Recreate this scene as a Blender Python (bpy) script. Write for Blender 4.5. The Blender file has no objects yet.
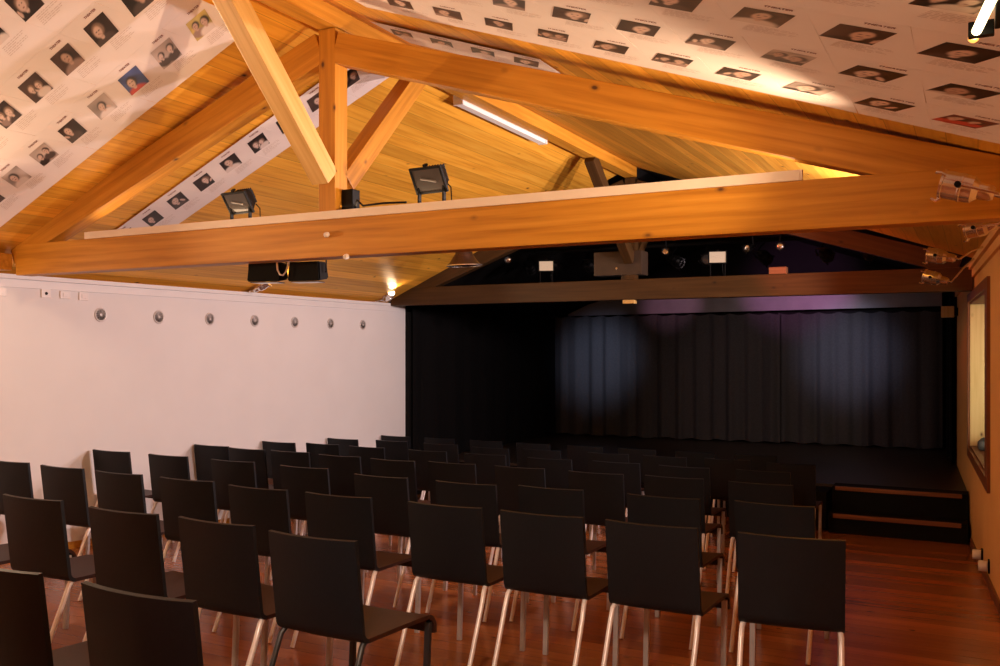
import bpy, bmesh, math, random
import numpy as np
from mathutils import Vector, Matrix, Euler

random.seed(7)
SC = bpy.context.scene
COL = SC.collection
S = -0.0563                      # the floor rakes down towards the stage
TILT = math.atan(S)

# ------------------------------------------------------------------ camera, world, exposure
cam = bpy.data.cameras.new('camera')
cam.sensor_width = 36.0
cam.lens = 911.39 / 1000 * 36
cam.shift_y = 0.0153
cam.clip_start = 0.05
camo = bpy.data.objects.new('camera', cam)
camo.location = (0, 0, 1.338)
camo.rotation_euler = (math.radians(90), 0, math.radians(27.656))
COL.objects.link(camo)
SC.camera = camo
SC.view_settings.view_transform = 'Standard'
SC.view_settings.look = 'None'
SC.view_settings.gamma = 1
SC.view_settings.use_curve_mapping = False
SC.view_settings.exposure = 0.0
W = bpy.data.worlds.new('world')
SC.world = W
W.use_nodes = True
W.node_tree.nodes['Background'].inputs[0].default_value = (1.0, 0.8, 0.65, 1)
W.node_tree.nodes['Background'].inputs[1].default_value = 0.012
SC.cycles.use_denoising = True
SC.cycles.max_bounces = 8
SC.cycles.diffuse_bounces = 5
SC.cycles.sample_clamp_indirect = 4


def light(name, kind, loc, power, color, to=None, size=0.1, size_y=None, spot=60, blend=0.5, spread=180):
    l = bpy.data.lights.new(name, kind)
    l.energy = power
    l.color = color
    o = bpy.data.objects.new(name, l)
    o.location = loc
    if to is not None:
        d = Vector(to) - Vector(loc)
        o.rotation_euler = d.to_track_quat('-Z', 'Y').to_euler()
    if kind == 'AREA':
        l.size = size
        l.spread = math.radians(spread)
        if size_y:
            l.shape = 'RECTANGLE'
            l.size_y = size_y
    elif kind == 'SPOT':
        l.spot_size = math.radians(spot)
        l.spot_blend = blend
        l.shadow_soft_size = size
    else:
        l.shadow_soft_size = size
    COL.objects.link(o)
    return o


WARM = (1.0, 0.68, 0.42)
WALLW = (1.0, 0.79, 0.77)
# light trough lying on the tie beam, throwing light up on to the boarded roof
light('trough_light', 'AREA', (-3.05, 4.29, 2.16), 8, WARM, (-3.05, 4.29, 5), size=4.6, size_y=0.06)
# the polished spotlights on the right wall wash the left wall and the roof
light('right_wall_spot', 'SPOT', (-0.22, 3.93, 2.00), 300, WARM, (-4.6, 2.6, 2.55), size=0.04, spot=86, blend=1)
light('right_wall_spot', 'SPOT', (-0.20, 6.05, 2.02), 340, WALLW, (-6.4, 5.6, 2.35), size=0.05, spot=120, blend=0.8)
light('right_wall_spot', 'SPOT', (-0.40, 7.55, 2.04), 330, WALLW, (-6.4, 6.6, 2.35), size=0.05, spot=120, blend=0.8)
light('right_wall_spot', 'SPOT', (-0.46, 8.55, 2.00), 270, WALLW, (-6.4, 8.0, 1.6), size=0.05, spot=110, blend=0.8)
# spotlights on the left wall, one near the frame's left edge and two in the second bay
light('left_wall_spot', 'SPOT', (-6.15, 3.2, 1.84), 500, WARM, (-0.6, 2.4, 3.0), size=0.05, spot=84, blend=1)
light('left_wall_lamp', 'POINT', (-6.2, 3.4, 1.80), 8, WARM, size=0.06)
light('left_wall_spot', 'SPOT', (-6.25, 7.02, 2.04), 230, WARM, (-1.0, 8.8, 2.4), size=0.05, spot=90, blend=0.8)
light('left_wall_spot', 'SPOT', (-6.20, 9.08, 2.06), 30, WARM, (-3.0, 7.6, 3.2), size=0.05, spot=120, blend=0.8)
# unseen fill lights added out of frame, no fixtures modelled
light('rear_right_fill', 'SPOT', (0.15, 1.3, 2.0), 100, WARM, (-3.6, 4.0, 2.25), size=0.06, spot=104, blend=0.8)  # added to light the front faces of the near truss
light('floor_fill_spot', 'SPOT', (-1.0, 0.5, 2.25), 240, (1.0, 0.78, 0.60), (-1.7, 4.0, -0.2), size=0.15, spot=56, blend=0.8)  # added to brighten the floor between the chairs
light('rear_left_fill', 'POINT', (-6.0, 0.4, 1.8), 60, WARM, size=0.08)  # added warm fill for the posters on the right slope
light('rear_fill', 'POINT', (-2.6, -0.6, 2.55), 14, WARM, size=0.15)  # added general fill from behind the camera
# stage lanterns
light('stage_spot_purple', 'SPOT', (-2.5, 10.4, 2.3), 330, (0.80, 0.26, 0.70), (-2.5, 14.75, 2.32), size=0.05, spot=27, blend=0.8)
light('stage_spot_pink', 'SPOT', (-3.9, 11.2, 2.2), 150, (0.9, 0.42, 0.62), (-4.5, 14.7, 2.05), size=0.05, spot=20, blend=0.9)
light('stage_spot_blue', 'SPOT', (-4.3, 10.6, 2.3), 620, (0.46, 0.56, 0.78), (-5.65, 14.4, 1.12), size=0.2, spot=25, blend=1)
light('stage_spot_white', 'SPOT', (-1.9, 10.6, 2.3), 620, (0.52, 0.56, 0.80), (-1.75, 14.6, 1.25), size=0.2, spot=25, blend=1)
light('stage_wash', 'SPOT', (-3.0, 10.3, 2.35), 110, (0.85, 0.64, 0.66), (-2.6, 14.6, 0.6), size=0.2, spot=70, blend=0.9)
light('stage_spot_red', 'SPOT', (-2.6, 7.6, 2.2), 110, (1.0, 0.12, 0.05), (-1.1, 9.4, 2.35), size=0.05, spot=50, blend=0.8)
# daylight in the deep window of the right wall
light('window_daylight', 'AREA', (0.62, 8.5, 1.1), 62, (1.0, 0.86, 0.55), (0.0, 10.1, 1.1), size=0.4, size_y=1.2, spread=70)

# ------------------------------------------------------------------ material helpers


def mat(name, base=(0.5, 0.5, 0.5), rough=0.5, metal=0.0, emit=None, estr=1.0, spec=0.5):
    m = bpy.data.materials.new(name)
    m.use_nodes = True
    b = m.node_tree.nodes['Principled BSDF']
    b.inputs['Base Color'].default_value = (*base, 1)
    b.inputs['Roughness'].default_value = rough
    b.inputs['Metallic'].default_value = metal
    b.inputs['Specular IOR Level'].default_value = spec
    if emit:
        b.inputs['Emission Color'].default_value = (*emit, 1)
        b.inputs['Emission Strength'].default_value = estr
    return m


def N(m, t, **kw):
    n = m.node_tree.nodes.new(t)
    for k, v in kw.items():
        setattr(n, k, v)
    return n


def LK(m, a, b):
    m.node_tree.links.new(a, b)


def ramp(m, stops):
    n = N(m, 'ShaderNodeValToRGB')
    e = n.color_ramp.elements
    e[0].position, e[0].color = stops[0][0], (*stops[0][1], 1)
    e[1].position, e[1].color = stops[-1][0], (*stops[-1][1], 1)
    for p, c in stops[1:-1]:
        x = e.new(p)
        x.color = (*c, 1)
    return n


def noise_mat(name, c1, c2, scale=8, rough=0.6, detail=4, bump=0.0, metal=0.0, stretch=(1, 1, 1), spec=0.5):
    m = mat(name, c1, rough, metal, spec=spec)
    b = m.node_tree.nodes['Principled BSDF']
    tc = N(m, 'ShaderNodeTexCoord')
    mp = N(m, 'ShaderNodeMapping')
    mp.inputs['Scale'].default_value = stretch
    LK(m, tc.outputs['Object'], mp.inputs[0])
    nz = N(m, 'ShaderNodeTexNoise')
    nz.inputs['Scale'].default_value = scale
    nz.inputs['Detail'].default_value = detail
    LK(m, mp.outputs[0], nz.inputs[0])
    r = ramp(m, [(0.3, c1), (0.7, c2)])
    LK(m, nz.outputs[0], r.inputs[0])
    LK(m, r.outputs[0], b.inputs['Base Color'])
    if bump:
        bp = N(m, 'ShaderNodeBump')
        bp.inputs['Strength'].default_value = bump
        bp.inputs['Distance'].default_value = 0.01
        LK(m, nz.outputs[0], bp.inputs['Height'])
        LK(m, bp.outputs[0], b.inputs['Normal'])
    return m


def wood_mat(name, dark, mid, lightc, rough=0.45, knot=(0.10, 0.04, 0.015), board=None, axis='X', width=0.12, seam=0.03, varia=0.25):
    """pine: grain along one object axis, knots, optional boards side by side"""
    m = mat(name, mid, rough, spec=0.3)
    b = m.node_tree.nodes['Principled BSDF']
    tc = N(m, 'ShaderNodeTexCoord')
    mp = N(m, 'ShaderNodeMapping')
    sc = {'X': (0.7, 16, 16), 'Y': (16, 0.7, 16), 'Z': (16, 16, 0.7)}[axis]
    mp.inputs['Scale'].default_value = sc
    src = tc.outputs['Object']
    if board is None:
        oi = N(m, 'ShaderNodeObjectInfo')
        ad = N(m, 'ShaderNodeVectorMath', operation='ADD')
        mu = N(m, 'ShaderNodeVectorMath', operation='SCALE')
        cx = N(m, 'ShaderNodeCombineXYZ')
        for i in range(3):
            LK(m, oi.outputs['Random'], cx.inputs[i])
        LK(m, cx.outputs[0], mu.inputs[0])
        mu.inputs['Scale'].default_value = 37.0
        LK(m, src, ad.inputs[0])
        LK(m, mu.outputs[0], ad.inputs[1])
        src = ad.outputs[0]
    sep = N(m, 'ShaderNodeSeparateXYZ')
    LK(m, tc.outputs['Object'], sep.inputs[0])
    if board is not None:
        dv = N(m, 'ShaderNodeMath', operation='DIVIDE')
        LK(m, sep.outputs[board], dv.inputs[0])
        dv.inputs[1].default_value = width
        fl = N(m, 'ShaderNodeMath', operation='FLOOR')
        LK(m, dv.outputs[0], fl.inputs[0])
        fr = N(m, 'ShaderNodeMath', operation='FRACT')
        LK(m, dv.outputs[0], fr.inputs[0])
        wn = N(m, 'ShaderNodeTexWhiteNoise', noise_dimensions='1D')
        LK(m, fl.outputs[0], wn.inputs['W'])
        ad = N(m, 'ShaderNodeVectorMath', operation='ADD')
        sv = N(m, 'ShaderNodeVectorMath', operation='SCALE')
        LK(m, wn.outputs['Color'], sv.inputs[0])
        sv.inputs['Scale'].default_value = 20
        LK(m, src, ad.inputs[0])
        LK(m, sv.outputs[0], ad.inputs[1])
        src = ad.outputs[0]
    LK(m, src, mp.inputs[0])
    nz = N(m, 'ShaderNodeTexNoise')
    nz.inputs['Scale'].default_value = 2.2
    nz.inputs['Detail'].default_value = 5
    nz.inputs['Distortion'].default_value = 0.25
    LK(m, mp.outputs[0], nz.inputs[0])
    r = ramp(m, [(0.28, dark), (0.5, mid), (0.72, lightc)])
    LK(m, nz.outputs[0], r.inputs[0])
    # knots
    mp2 = N(m, 'ShaderNodeMapping')
    mp2.inputs['Scale'].default_value = {'X': (3, 5, 5), 'Y': (5, 3, 5), 'Z': (5, 5, 3)}[axis]
    LK(m, src, mp2.inputs[0])
    vo = N(m, 'ShaderNodeTexVoronoi')
    vo.inputs['Scale'].default_value = 1.0
    LK(m, mp2.outputs[0], vo.inputs[0])
    kr = ramp(m, [(0.03, (1, 1, 1)), (0.065, (0.3, 0.3, 0.3)), (0.11, (0, 0, 0))])
    LK(m, vo.outputs['Distance'], kr.inputs[0])
    mx = N(m, 'ShaderNodeMix', data_type='RGBA')
    LK(m, kr.outputs[0], mx.inputs[0])
    LK(m, r.outputs[0], mx.inputs[6])
    mx.inputs[7].default_value = (*knot, 1)
    outc = mx.outputs[2]
    if board is not None:
        mr = N(m, 'ShaderNodeMapRange')
        mr.inputs[3].default_value = 1 - varia
        mr.inputs[4].default_value = 1 + varia * 0.4
        LK(m, wn.outputs['Value'], mr.inputs[0])
        sm = N(m, 'ShaderNodeMath', operation='GREATER_THAN')
        LK(m, fr.outputs[0], sm.inputs[0])
        sm.inputs[1].default_value = seam
        sr = N(m, 'ShaderNodeMapRange')
        sr.inputs[3].default_value = 0.55
        sr.inputs[4].default_value = 1
        LK(m, sm.outputs[0], sr.inputs[0])
        ml = N(m, 'ShaderNodeMath', operation='MULTIPLY')
        LK(m, mr.outputs[0], ml.inputs[0])
        LK(m, sr.outputs[0], ml.inputs[1])
        m2 = N(m, 'ShaderNodeMix', data_type='RGBA', blend_type='MULTIPLY')
        m2.inputs[0].default_value = 1
        LK(m, outc, m2.inputs[6])
        LK(m, ml.outputs[0], m2.inputs[7])
        outc = m2.outputs[2]
    LK(m, outc, b.inputs['Base Color'])
    return m


PINE = wood_mat('pine_timber', (0.42, 0.170, 0.013), (0.55, 0.238, 0.021), (0.64, 0.30, 0.036))
PINE_PALE = wood_mat('pine_timber_pale', (0.58, 0.33, 0.09), (0.70, 0.43, 0.14), (0.76, 0.50, 0.19))
ROOF = wood_mat('pine_roof_boards', (0.66, 0.29, 0.027), (0.80, 0.385, 0.040), (0.86, 0.46, 0.062), board='X', axis='Y', width=0.115)
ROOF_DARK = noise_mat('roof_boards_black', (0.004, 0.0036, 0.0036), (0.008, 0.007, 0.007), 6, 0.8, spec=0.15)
STAIN = wood_mat('dark_stained_timber', (0.044, 0.020, 0.006), (0.060, 0.028, 0.008), (0.075, 0.037, 0.012), knot=(0.02, 0.01, 0.006))
PLASTER = noise_mat('white_wall_plaster', (0.77, 0.75, 0.745), (0.80, 0.78, 0.775), 2.5, 0.75, bump=0.02)
TRIMW = noise_mat('white_painted_trim', (0.79, 0.77, 0.765), (0.82, 0.80, 0.795), 5, 0.5)
WALLR = noise_mat('cream_wall_paint', (0.78, 0.43, 0.14), (0.82, 0.46, 0.16), 3, 0.6)
CASING = wood_mat('red_brown_wood', (0.14, 0.045, 0.018), (0.19, 0.065, 0.026), (0.24, 0.09, 0.04), axis='Z')
JAMB = wood_mat('pale_plank', (0.62, 0.44, 0.20), (0.70, 0.52, 0.26), (0.75, 0.57, 0.31), axis='Z')
FLOORM = wood_mat('reddish_laminate', (0.33, 0.098, 0.026), (0.37, 0.115, 0.029), (0.41, 0.130, 0.033), rough=0.24,
                  board='Y', axis='X', width=0.14, seam=0.02, knot=(0.22, 0.07, 0.02), varia=0.30)
FLOORM.node_tree.nodes['Principled BSDF'].inputs['Specular IOR Level'].default_value = 0.5
BLACKFAB = noise_mat('black_stage_cloth', (0.004, 0.0036, 0.004), (0.006, 0.0055, 0.006), 30, 0.9, spec=0.1)
CURTAIN = noise_mat('charcoal_curtain', (0.040, 0.036, 0.040), (0.052, 0.047, 0.051), 40, 0.8, spec=0.25)
STAGEM = noise_mat('dark_stage_floor', (0.030, 0.020, 0.015), (0.045, 0.030, 0.022), 4, 0.35, stretch=(1, 6, 1))
BLACKPAINT = noise_mat('black_paint', (0.0035, 0.003, 0.003), (0.005, 0.0045, 0.0045), 8, 0.7, spec=0.15)
NOSING = wood_mat('step_nosing_wood', (0.15, 0.055, 0.024), (0.21, 0.08, 0.035), (0.26, 0.105, 0.045))
SHELL = noise_mat('black_chair_shell', (0.0052, 0.0062, 0.0088), (0.0068, 0.0080, 0.0112), 60, 0.5, bump=0.02, spec=0.25)
SEATM = noise_mat('dark_red_brown_seat', (0.028, 0.0085, 0.005), (0.036, 0.011, 0.0065), 60, 0.5, bump=0.02, spec=0.25)
LEGM = noise_mat('satin_aluminium', (0.74, 0.68, 0.67), (0.80, 0.74, 0.73), 20, 0.35, metal=0.25)
LEGG = noise_mat('grey_aluminium', (0.44, 0.40, 0.39), (0.52, 0.48, 0.47), 20, 0.4, metal=0.3)
LEGB = noise_mat('black_steel', (0.015, 0.015, 0.017), (0.02, 0.02, 0.022), 20, 0.4)
CHROME = noise_mat('polished_metal', (0.86, 0.82, 0.78), (0.93, 0.89, 0.85), 12, 0.2, metal=0.9)
BLACKMET = noise_mat('black_enamel', (0.0025, 0.0025, 0.0028), (0.004, 0.004, 0.0045), 15, 0.5, spec=0.15)
VENTM = noise_mat('pale_grey_metal', (0.60, 0.56, 0.54), (0.66, 0.62, 0.60), 15, 0.35, metal=0.1)
PAPER = noise_mat('poster_paper', (0.80, 0.71, 0.67), (0.84, 0.75, 0.71), 3, 0.6)
INK = mat('faint_print', (0.58, 0.46, 0.42), 0.7)
TITLEINK = mat('dark_red_print', (0.20, 0.05, 0.045), 0.7)
GLASSY = mat('lamp_glass', (0.075, 0.07, 0.066), 0.12, 0.0)
REFLECT = mat('lamp_reflector', (0.80, 0.78, 0.74), 0.25, 1.0)
BULBM = mat('frosted_bulb', (0.22, 0.21, 0.20), 0.4)
GLOW = mat('lit_tube', (0.9, 0.85, 0.75), 0.4, emit=(1.0, 0.80, 0.42), estr=5)
GLOWEND = mat('tube_end_glow', (0.8, 0.4, 0.1), 0.4, emit=(1.0, 0.42, 0.08), estr=2.0)
LITPANEL = mat('lit_lamp_glass', (0.30, 0.25, 0.20), 0.3, emit=(1.0, 0.72, 0.46), estr=0.3)
LITLENS = mat('lit_lens', (0.9, 0.85, 0.75), 0.3, emit=(1.0, 0.85, 0.62), estr=6)
TUBEWHITE = mat('white_lamp_cover', (0.86, 0.84, 0.78), 0.35)
STRIPM = noise_mat('pale_batten', (0.80, 0.68, 0.55), (0.84, 0.73, 0.60), 5, 0.5)
HOLE = mat('dark_hole', (0.01, 0.008, 0.007), 0.8)
SOCKW = mat('white_plastic', (0.80, 0.74, 0.70), 0.4)
BOXB = noise_mat('brown_cabinet', (0.040, 0.024, 0.014), (0.052, 0.032, 0.019), 10, 0.5)
PANE = mat('window_pane', (0.05, 0.08, 0.13), 0.06, 0.0)

photo = bpy.data.materials.new('printed_photograph')
photo.use_nodes = True
_b = photo.node_tree.nodes['Principled BSDF']
_b.inputs['Roughness'].default_value = 0.45
_a = N(photo, 'ShaderNodeAttribute', attribute_name='photo')
LK(photo, _a.outputs['Color'], _b.inputs['Base Color'])

# ------------------------------------------------------------------ object helpers
WM = {}


def tag(o, label=None, cat=None, group=None, kind=None):
    if label:
        o['label'] = label
    if cat:
        o['category'] = cat
    if group:
        o['group'] = group
    if kind:
        o['kind'] = kind
    return o


def empty(name, M, label, cat, group=None):
    if not isinstance(M, Matrix):
        M = Matrix.Translation(M)
    o = bpy.data.objects.new(name, None)
    o.empty_display_size = 0.1
    o.matrix_basis = M
    WM[o.name] = M.copy()
    COL.objects.link(o)
    return tag(o, label, cat, group)


def link(name, me, material=None, parent=None, M=None, local=False):
    """me is in M space (world by default); local=True: M is relative to the parent"""
    if material is not None and not me.materials:
        me.materials.append(material)
    o = bpy.data.objects.new(name, me)
    M = M or Matrix.Identity(4)
    if parent is not None:
        P = WM[parent.name]
        o.parent = parent
        if not local:
            M = P.inverted() @ M
        o.matrix_basis = M
        WM[o.name] = P @ M
    else:
        o.matrix_basis = M
        WM[o.name] = M.copy()
    COL.objects.link(o)
    return o


def finish(bm, name, smooth=False, ang=35):
    bmesh.ops.recalc_face_normals(bm, faces=bm.faces[:])
    me = bpy.data.meshes.new(name)
    bm.to_mesh(me)
    bm.free()
    if smooth:
        for p in me.polygons:
            p.use_smooth = True
        me.set_sharp_from_angle(angle=math.radians(ang))
    return me


def box_bm(x0, x1, y0, y1, z0, z1, bevel=0.0, bm=None, M=None):
    own = bmesh.new()
    bmesh.ops.create_cube(own, size=1)
    for v in own.verts:
        v.co = Vector(((x0 + x1) / 2 + v.co.x * (x1 - x0), (y0 + y1) / 2 + v.co.y * (y1 - y0), (z0 + z1) / 2 + v.co.z * (z1 - z0)))
    if bevel:
        bmesh.ops.bevel(own, geom=own.edges[:], offset=bevel, segments=2, affect='EDGES', profile=0.7)
    if M is not None:
        own.transform(M)
    if bm is None:
        return own
    merge(bm, own)
    return bm


def merge(bm, own):
    tmp = bpy.data.meshes.new('tmp')
    own.to_mesh(tmp)
    own.free()
    bm.from_mesh(tmp)
    bpy.data.meshes.remove(tmp)


def box(name, x0, x1, y0, y1, z0, z1, material, parent=None, bevel=0.004, M=None):
    return link(name, finish(box_bm(x0, x1, y0, y1, z0, z1, bevel), name), material, parent, M)


def frame_from(d, up):
    x = Vector(d).normalized()
    z = Vector(up)
    z = (z - x * z.dot(x)).normalized()
    y = z.cross(x)
    return Matrix((x, y, z)).transposed().to_4x4()


def beam(name, p0, p1, w, h, material, parent=None, up=(0, 0, 1), bevel=0.006):
    """timber whose axis runs p0-p1; w across, h along up; centred on the axis"""
    p0, p1 = Vector(p0), Vector(p1)
    L = (p1 - p0).length
    M = frame_from(p1 - p0, up)
    M.translation = p0
    return link(name, finish(box_bm(0, L, -w / 2, w / 2, -h / 2, h / 2, bevel), name), material, parent, M)


def prism(name, pts, y0, y1, material, parent=None, M=None, axis='Y', bevel=0.0):
    """polygon in xz extruded along y"""
    bm = bmesh.new()
    a = [bm.verts.new((x, y0, z)) for x, z in pts]
    b = [bm.verts.new((x, y1, z)) for x, z in pts]
    n = len(pts)
    bm.faces.new(a)
    bm.faces.new(b[::-1])
    for i in range(n):
        bm.faces.new((a[i], a[(i + 1) % n], b[(i + 1) % n], b[i]))
    if bevel:
        bmesh.ops.bevel(bm, geom=bm.edges[:], offset=bevel, segments=2, affect='EDGES')
    return link(name, finish(bm, name), material, parent, M)


def hexa(bm, lo, hi):
    """8-corner solid: lo = 4 points, hi = 4 points"""
    a = [bm.verts.new(p) for p in lo]
    b = [bm.verts.new(p) for p in hi]
    bm.faces.new(a[::-1])
    bm.faces.new(b)
    for i in range(4):
        bm.faces.new((a[i], a[(i + 1) % 4], b[(i + 1) % 4], b[i]))


def tube_bm(pts, r, seg=10, bm=None, caps=True, r2=None):
    bm = bm or bmesh.new()
    pts = [Vector(p) for p in pts]
    rings = []
    prev = None
    for i, p in enumerate(pts):
        if i == 0:
            d = pts[1] - pts[0]
        elif i == len(pts) - 1:
            d = pts[-1] - pts[-2]
        else:
            d = (pts[i + 1] - pts[i]).normalized() + (pts[i] - pts[i - 1]).normalized()
        d.normalize()
        ref = Vector((0, 0, 1)) if abs(d.z) < 0.95 else Vector((1, 0, 0))
        x = d.cross(ref).normalized() if prev is None else (prev - d * prev.dot(d)).normalized()
        prev = x
        y = d.cross(x)
        rr = r if r2 is None else r + (r2 - r) * i / (len(pts) - 1)
        rings.append([bm.verts.new(p + (x * math.cos(t) + y * math.sin(t)) * rr) for t in [2 * math.pi * k / seg for k in range(seg)]])
    for a, b in zip(rings, rings[1:]):
        for k in range(seg):
            bm.faces.new((a[k], a[(k + 1) % seg], b[(k + 1) % seg], b[k]))
    if caps:
        bm.faces.new(rings[0][::-1])
        bm.faces.new(rings[-1])
    return bm


def tube(name, pts, r, material, parent=None, seg=10, M=None, r2=None):
    return link(name, finish(tube_bm(pts, r, seg, r2=r2), name, True), material, parent, M)


def lathe_bm(prof, seg=20, bm=None, M=None):
    """prof: (r, z) along local z"""
    own = bmesh.new()
    rings = []
    for r, z in prof:
        if r < 1e-5:
            rings.append([own.verts.new((0, 0, z))])
        else:
            rings.append([own.verts.new((r * math.cos(2 * math.pi * k / seg), r * math.sin(2 * math.pi * k / seg), z)) for k in range(seg)])
    for a, b in zip(rings, rings[1:]):
        for k in range(seg):
            k2 = (k + 1) % seg
            if len(a) == 1 and len(b) > 1:
                own.faces.new((a[0], b[k2], b[k]))
            elif len(b) == 1 and len(a) > 1:
                own.faces.new((a[k], a[k2], b[0]))
            elif len(a) > 1:
                own.faces.new((a[k], a[k2], b[k2], b[k]))
    if M is not None:
        own.transform(M)
    if bm is None:
        return own
    merge(bm, own)
    return bm


def lathe(name, prof, material, parent=None, M=None, seg=20, local=False):
    return link(name, finish(lathe_bm(prof, seg), name, True, 30), material, parent, M, local)


def aim(loc, d, roll=0.0):
    """matrix with local +Z along d"""
    q = Vector(d).normalized().to_track_quat('Z', 'Y')
    return Matrix.Translation(loc) @ q.to_matrix().to_4x4() @ Matrix.Rotation(roll, 4, 'Z')


def copy_tree(o):
    c = o.copy()
    COL.objects.link(c)
    for ch in list(o.children):
        d = ch.copy()
        COL.objects.link(d)
        d.parent = c
        for g in list(ch.children):
            e = g.copy()
            COL.objects.link(e)
            e.parent = d
    return c


def fz(y):
    return S * y


def wx(y):
    """the right wall's face"""
    return 0.532 - 0.059 * y


XL = -6.482
RIDGE_X, RIDGE_Z = -3.34, 3.315


def zl(x):
    return 1.93 + 0.44 * (x - XL)


def zr(x):
    return 2.05 + 0.35 * (0.3 - x)


# ------------------------------------------------------------------ the room
# floor
bm = bmesh.new()
Y0, Y1 = -3.2, 9.86
hexa(bm, [(XL - 0.1, Y0, fz(Y0) - 0.2), (1.0, Y0, fz(Y0) - 0.2), (1.0, 10.6, fz(10.6) - 0.2), (XL - 0.1, 10.6, fz(10.6) - 0.2)],
     [(XL - 0.1, Y0, fz(Y0)), (1.0, Y0, fz(Y0)), (1.0, 10.6, fz(10.6)), (XL - 0.1, 10.6, fz(10.6))])
tag(link('floor', finish(bm, 'floor'), FLOORM), kind='structure')
# left wall
tag(box('wall_left', XL - 0.25, XL, -3.2, 9.76, -1.2, 1.9, PLASTER, bevel=0), kind='structure')
tag(box('trim_1', XL, XL + 0.022, -3.1, 9.74, 1.865, 1.9, TRIMW, bevel=0.004), kind='structure')
tag(box('trim_2', XL, XL + 0.012, -3.1, 9.74, 1.80, 1.862, TRIMW, bevel=0.003), kind='structure')
bm = bmesh.new()
hexa(bm, [(XL, -3.1, fz(-3.1)), (XL + 0.016, -3.1, fz(-3.1)), (XL + 0.016, 9.74, fz(9.74)), (XL, 9.74, fz(9.74))],
     [(XL, -3.1, fz(-3.1) + 0.055), (XL + 0.016, -3.1, fz(-3.1) + 0.055), (XL + 0.016, 9.74, fz(9.74) + 0.055), (XL, 9.74, fz(9.74) + 0.055)])
tag(link('baseboard_left', finish(bm, 'baseboard_left'), PINE), kind='structure')
tag(box('wall_stage_left', XL - 0.25, XL, 9.761, 15.2, -1.2, 1.9, BLACKPAINT, bevel=0), kind='structure')
# rear wall (behind the camera)
tag(box('wall_rear', XL - 0.2, 1.2, -3.4, -3.2, -0.5, 3.6, WALLR, bevel=0), kind='structure')
# right wall with a deep window opening
WY0, WY1, WZ0, WZ1 = 7.85, 10.12, 0.36, 1.79


def rwall_block(bm, y0, y1, z0a, z1a, o0, o1, z0b=None, z1b=None):
    z0b = z0a if z0b is None else z0b
    z1b = z1a if z1b is None else z1b
    hexa(bm, [(wx(y0) + o0, y0, z0a), (wx(y0) + o1, y0, z0a), (wx(y1) + o1, y1, z0b), (wx(y1) + o0, y1, z0b)],
         [(wx(y0) + o0, y0, z1a), (wx(y0) + o1, y0, z1a), (wx(y1) + o1, y1, z1b), (wx(y1) + o0, y1, z1b)])


bm = bmesh.new()
T = 0.5
rwall_block(bm, -3.2, WY0, -1.0, zr(wx(-3.2)) + 0.05, 0, T, -1.0, zr(wx(WY0)) + 0.02)
rwall_block(bm, WY1, 12.94, -1.0, zr(wx(WY1)), 0, T, -1.0, zr(wx(12.94)))
rwall_block(bm, WY0, WY1, -1.0, WZ0, 0, T)
rwall_block(bm, WY0, WY1, WZ1, zr(wx(WY0)), 0, T, WZ1, zr(wx(WY1)))
tag(link('wall_right', finish(bm, 'wall_right'), WALLR), kind='structure')
for nm, z0, z1, th in (('trim_3', 2.06, 2.115, 0.05), ('trim_4', 1.99, 2.058, 0.025)):
    bm = bmesh.new()
    rwall_block(bm, -3.1, 12.9, z0, z1, -th, 0.0)
    tag(link(nm, finish(bm, nm), WALLR), kind='structure')
bm = bmesh.new()
rwall_block(bm, -3.1, 9.85, fz(-3.1), fz(-3.1) + 0.07, -0.016, 0.0, fz(9.85), fz(9.85) + 0.07)
tag(link('baseboard_right', finish(bm, 'baseboard_right'), CASING), kind='structure')
# window: casing, plank reveal, frame and pane
win = empty('window_1', (wx(9), 9, WZ0), None, None)
tag(win, kind='structure')
for nm, y0, y1, z0, z1 in (('casing', WY0 - 0.24, WY0, WZ0 - 0.09, WZ1 + 0.08), ('casing', WY1, WY1 + 0.12, WZ0 - 0.09, WZ1 + 0.08),
                           ('casing', WY0, WY1, WZ1, WZ1 + 0.08), ('casing', WY0, WY1, WZ0 - 0.09, WZ0)):
    bm = bmesh.new()
    rwall_block(bm, y0, y1, z0, z1, -0.022, 0.0)
    link(nm, finish(bm, nm), CASING, win)
for nm, y0, y1, z0, z1, m_ in (('reveal', WY1 - 0.02, WY1, WZ0, WZ1, JAMB), ('reveal', WY0, WY0 + 0.02, WZ0, WZ1, JAMB),
                               ('sill', WY0 + .02, WY1 - .02, WZ0, WZ0 + 0.02, CASING), ('reveal', WY0 + .02, WY1 - .02, WZ1 - 0.02, WZ1, CASING)):
    bm = bmesh.new()
    rwall_block(bm, y0, y1, z0, z1, 0.0, 0.40)
    link(nm, finish(bm, nm), m_, win)
bm = bmesh.new()
for y0, y1, z0, z1 in ((WY0 + .02, WY1 - .02, WZ0 + .02, WZ0 + .08), (WY0 + .02, WY1 - .02, WZ1 - .08, WZ1 - .02), (WY0 + .02, WY0 + .08, WZ0 + .08, WZ1 - .08),
                       (WY1 - .08, WY1 - .02, WZ0 + .08, WZ1 - .08), (9.0, 9.06, WZ0 + .08, WZ1 - .08)):
    rwall_block(bm, y0, y1, z0, z1, 0.40, 0.44)
link('window_frame', finish(bm, 'window_frame'), CASING, win)
bm = bmesh.new()
rwall_block(bm, WY0 + .06, WY1 - .06, WZ0 + .06, WZ1 - .06, 0.425, 0.432)
link('pane', finish(bm, 'pane'), PANE, win)

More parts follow.
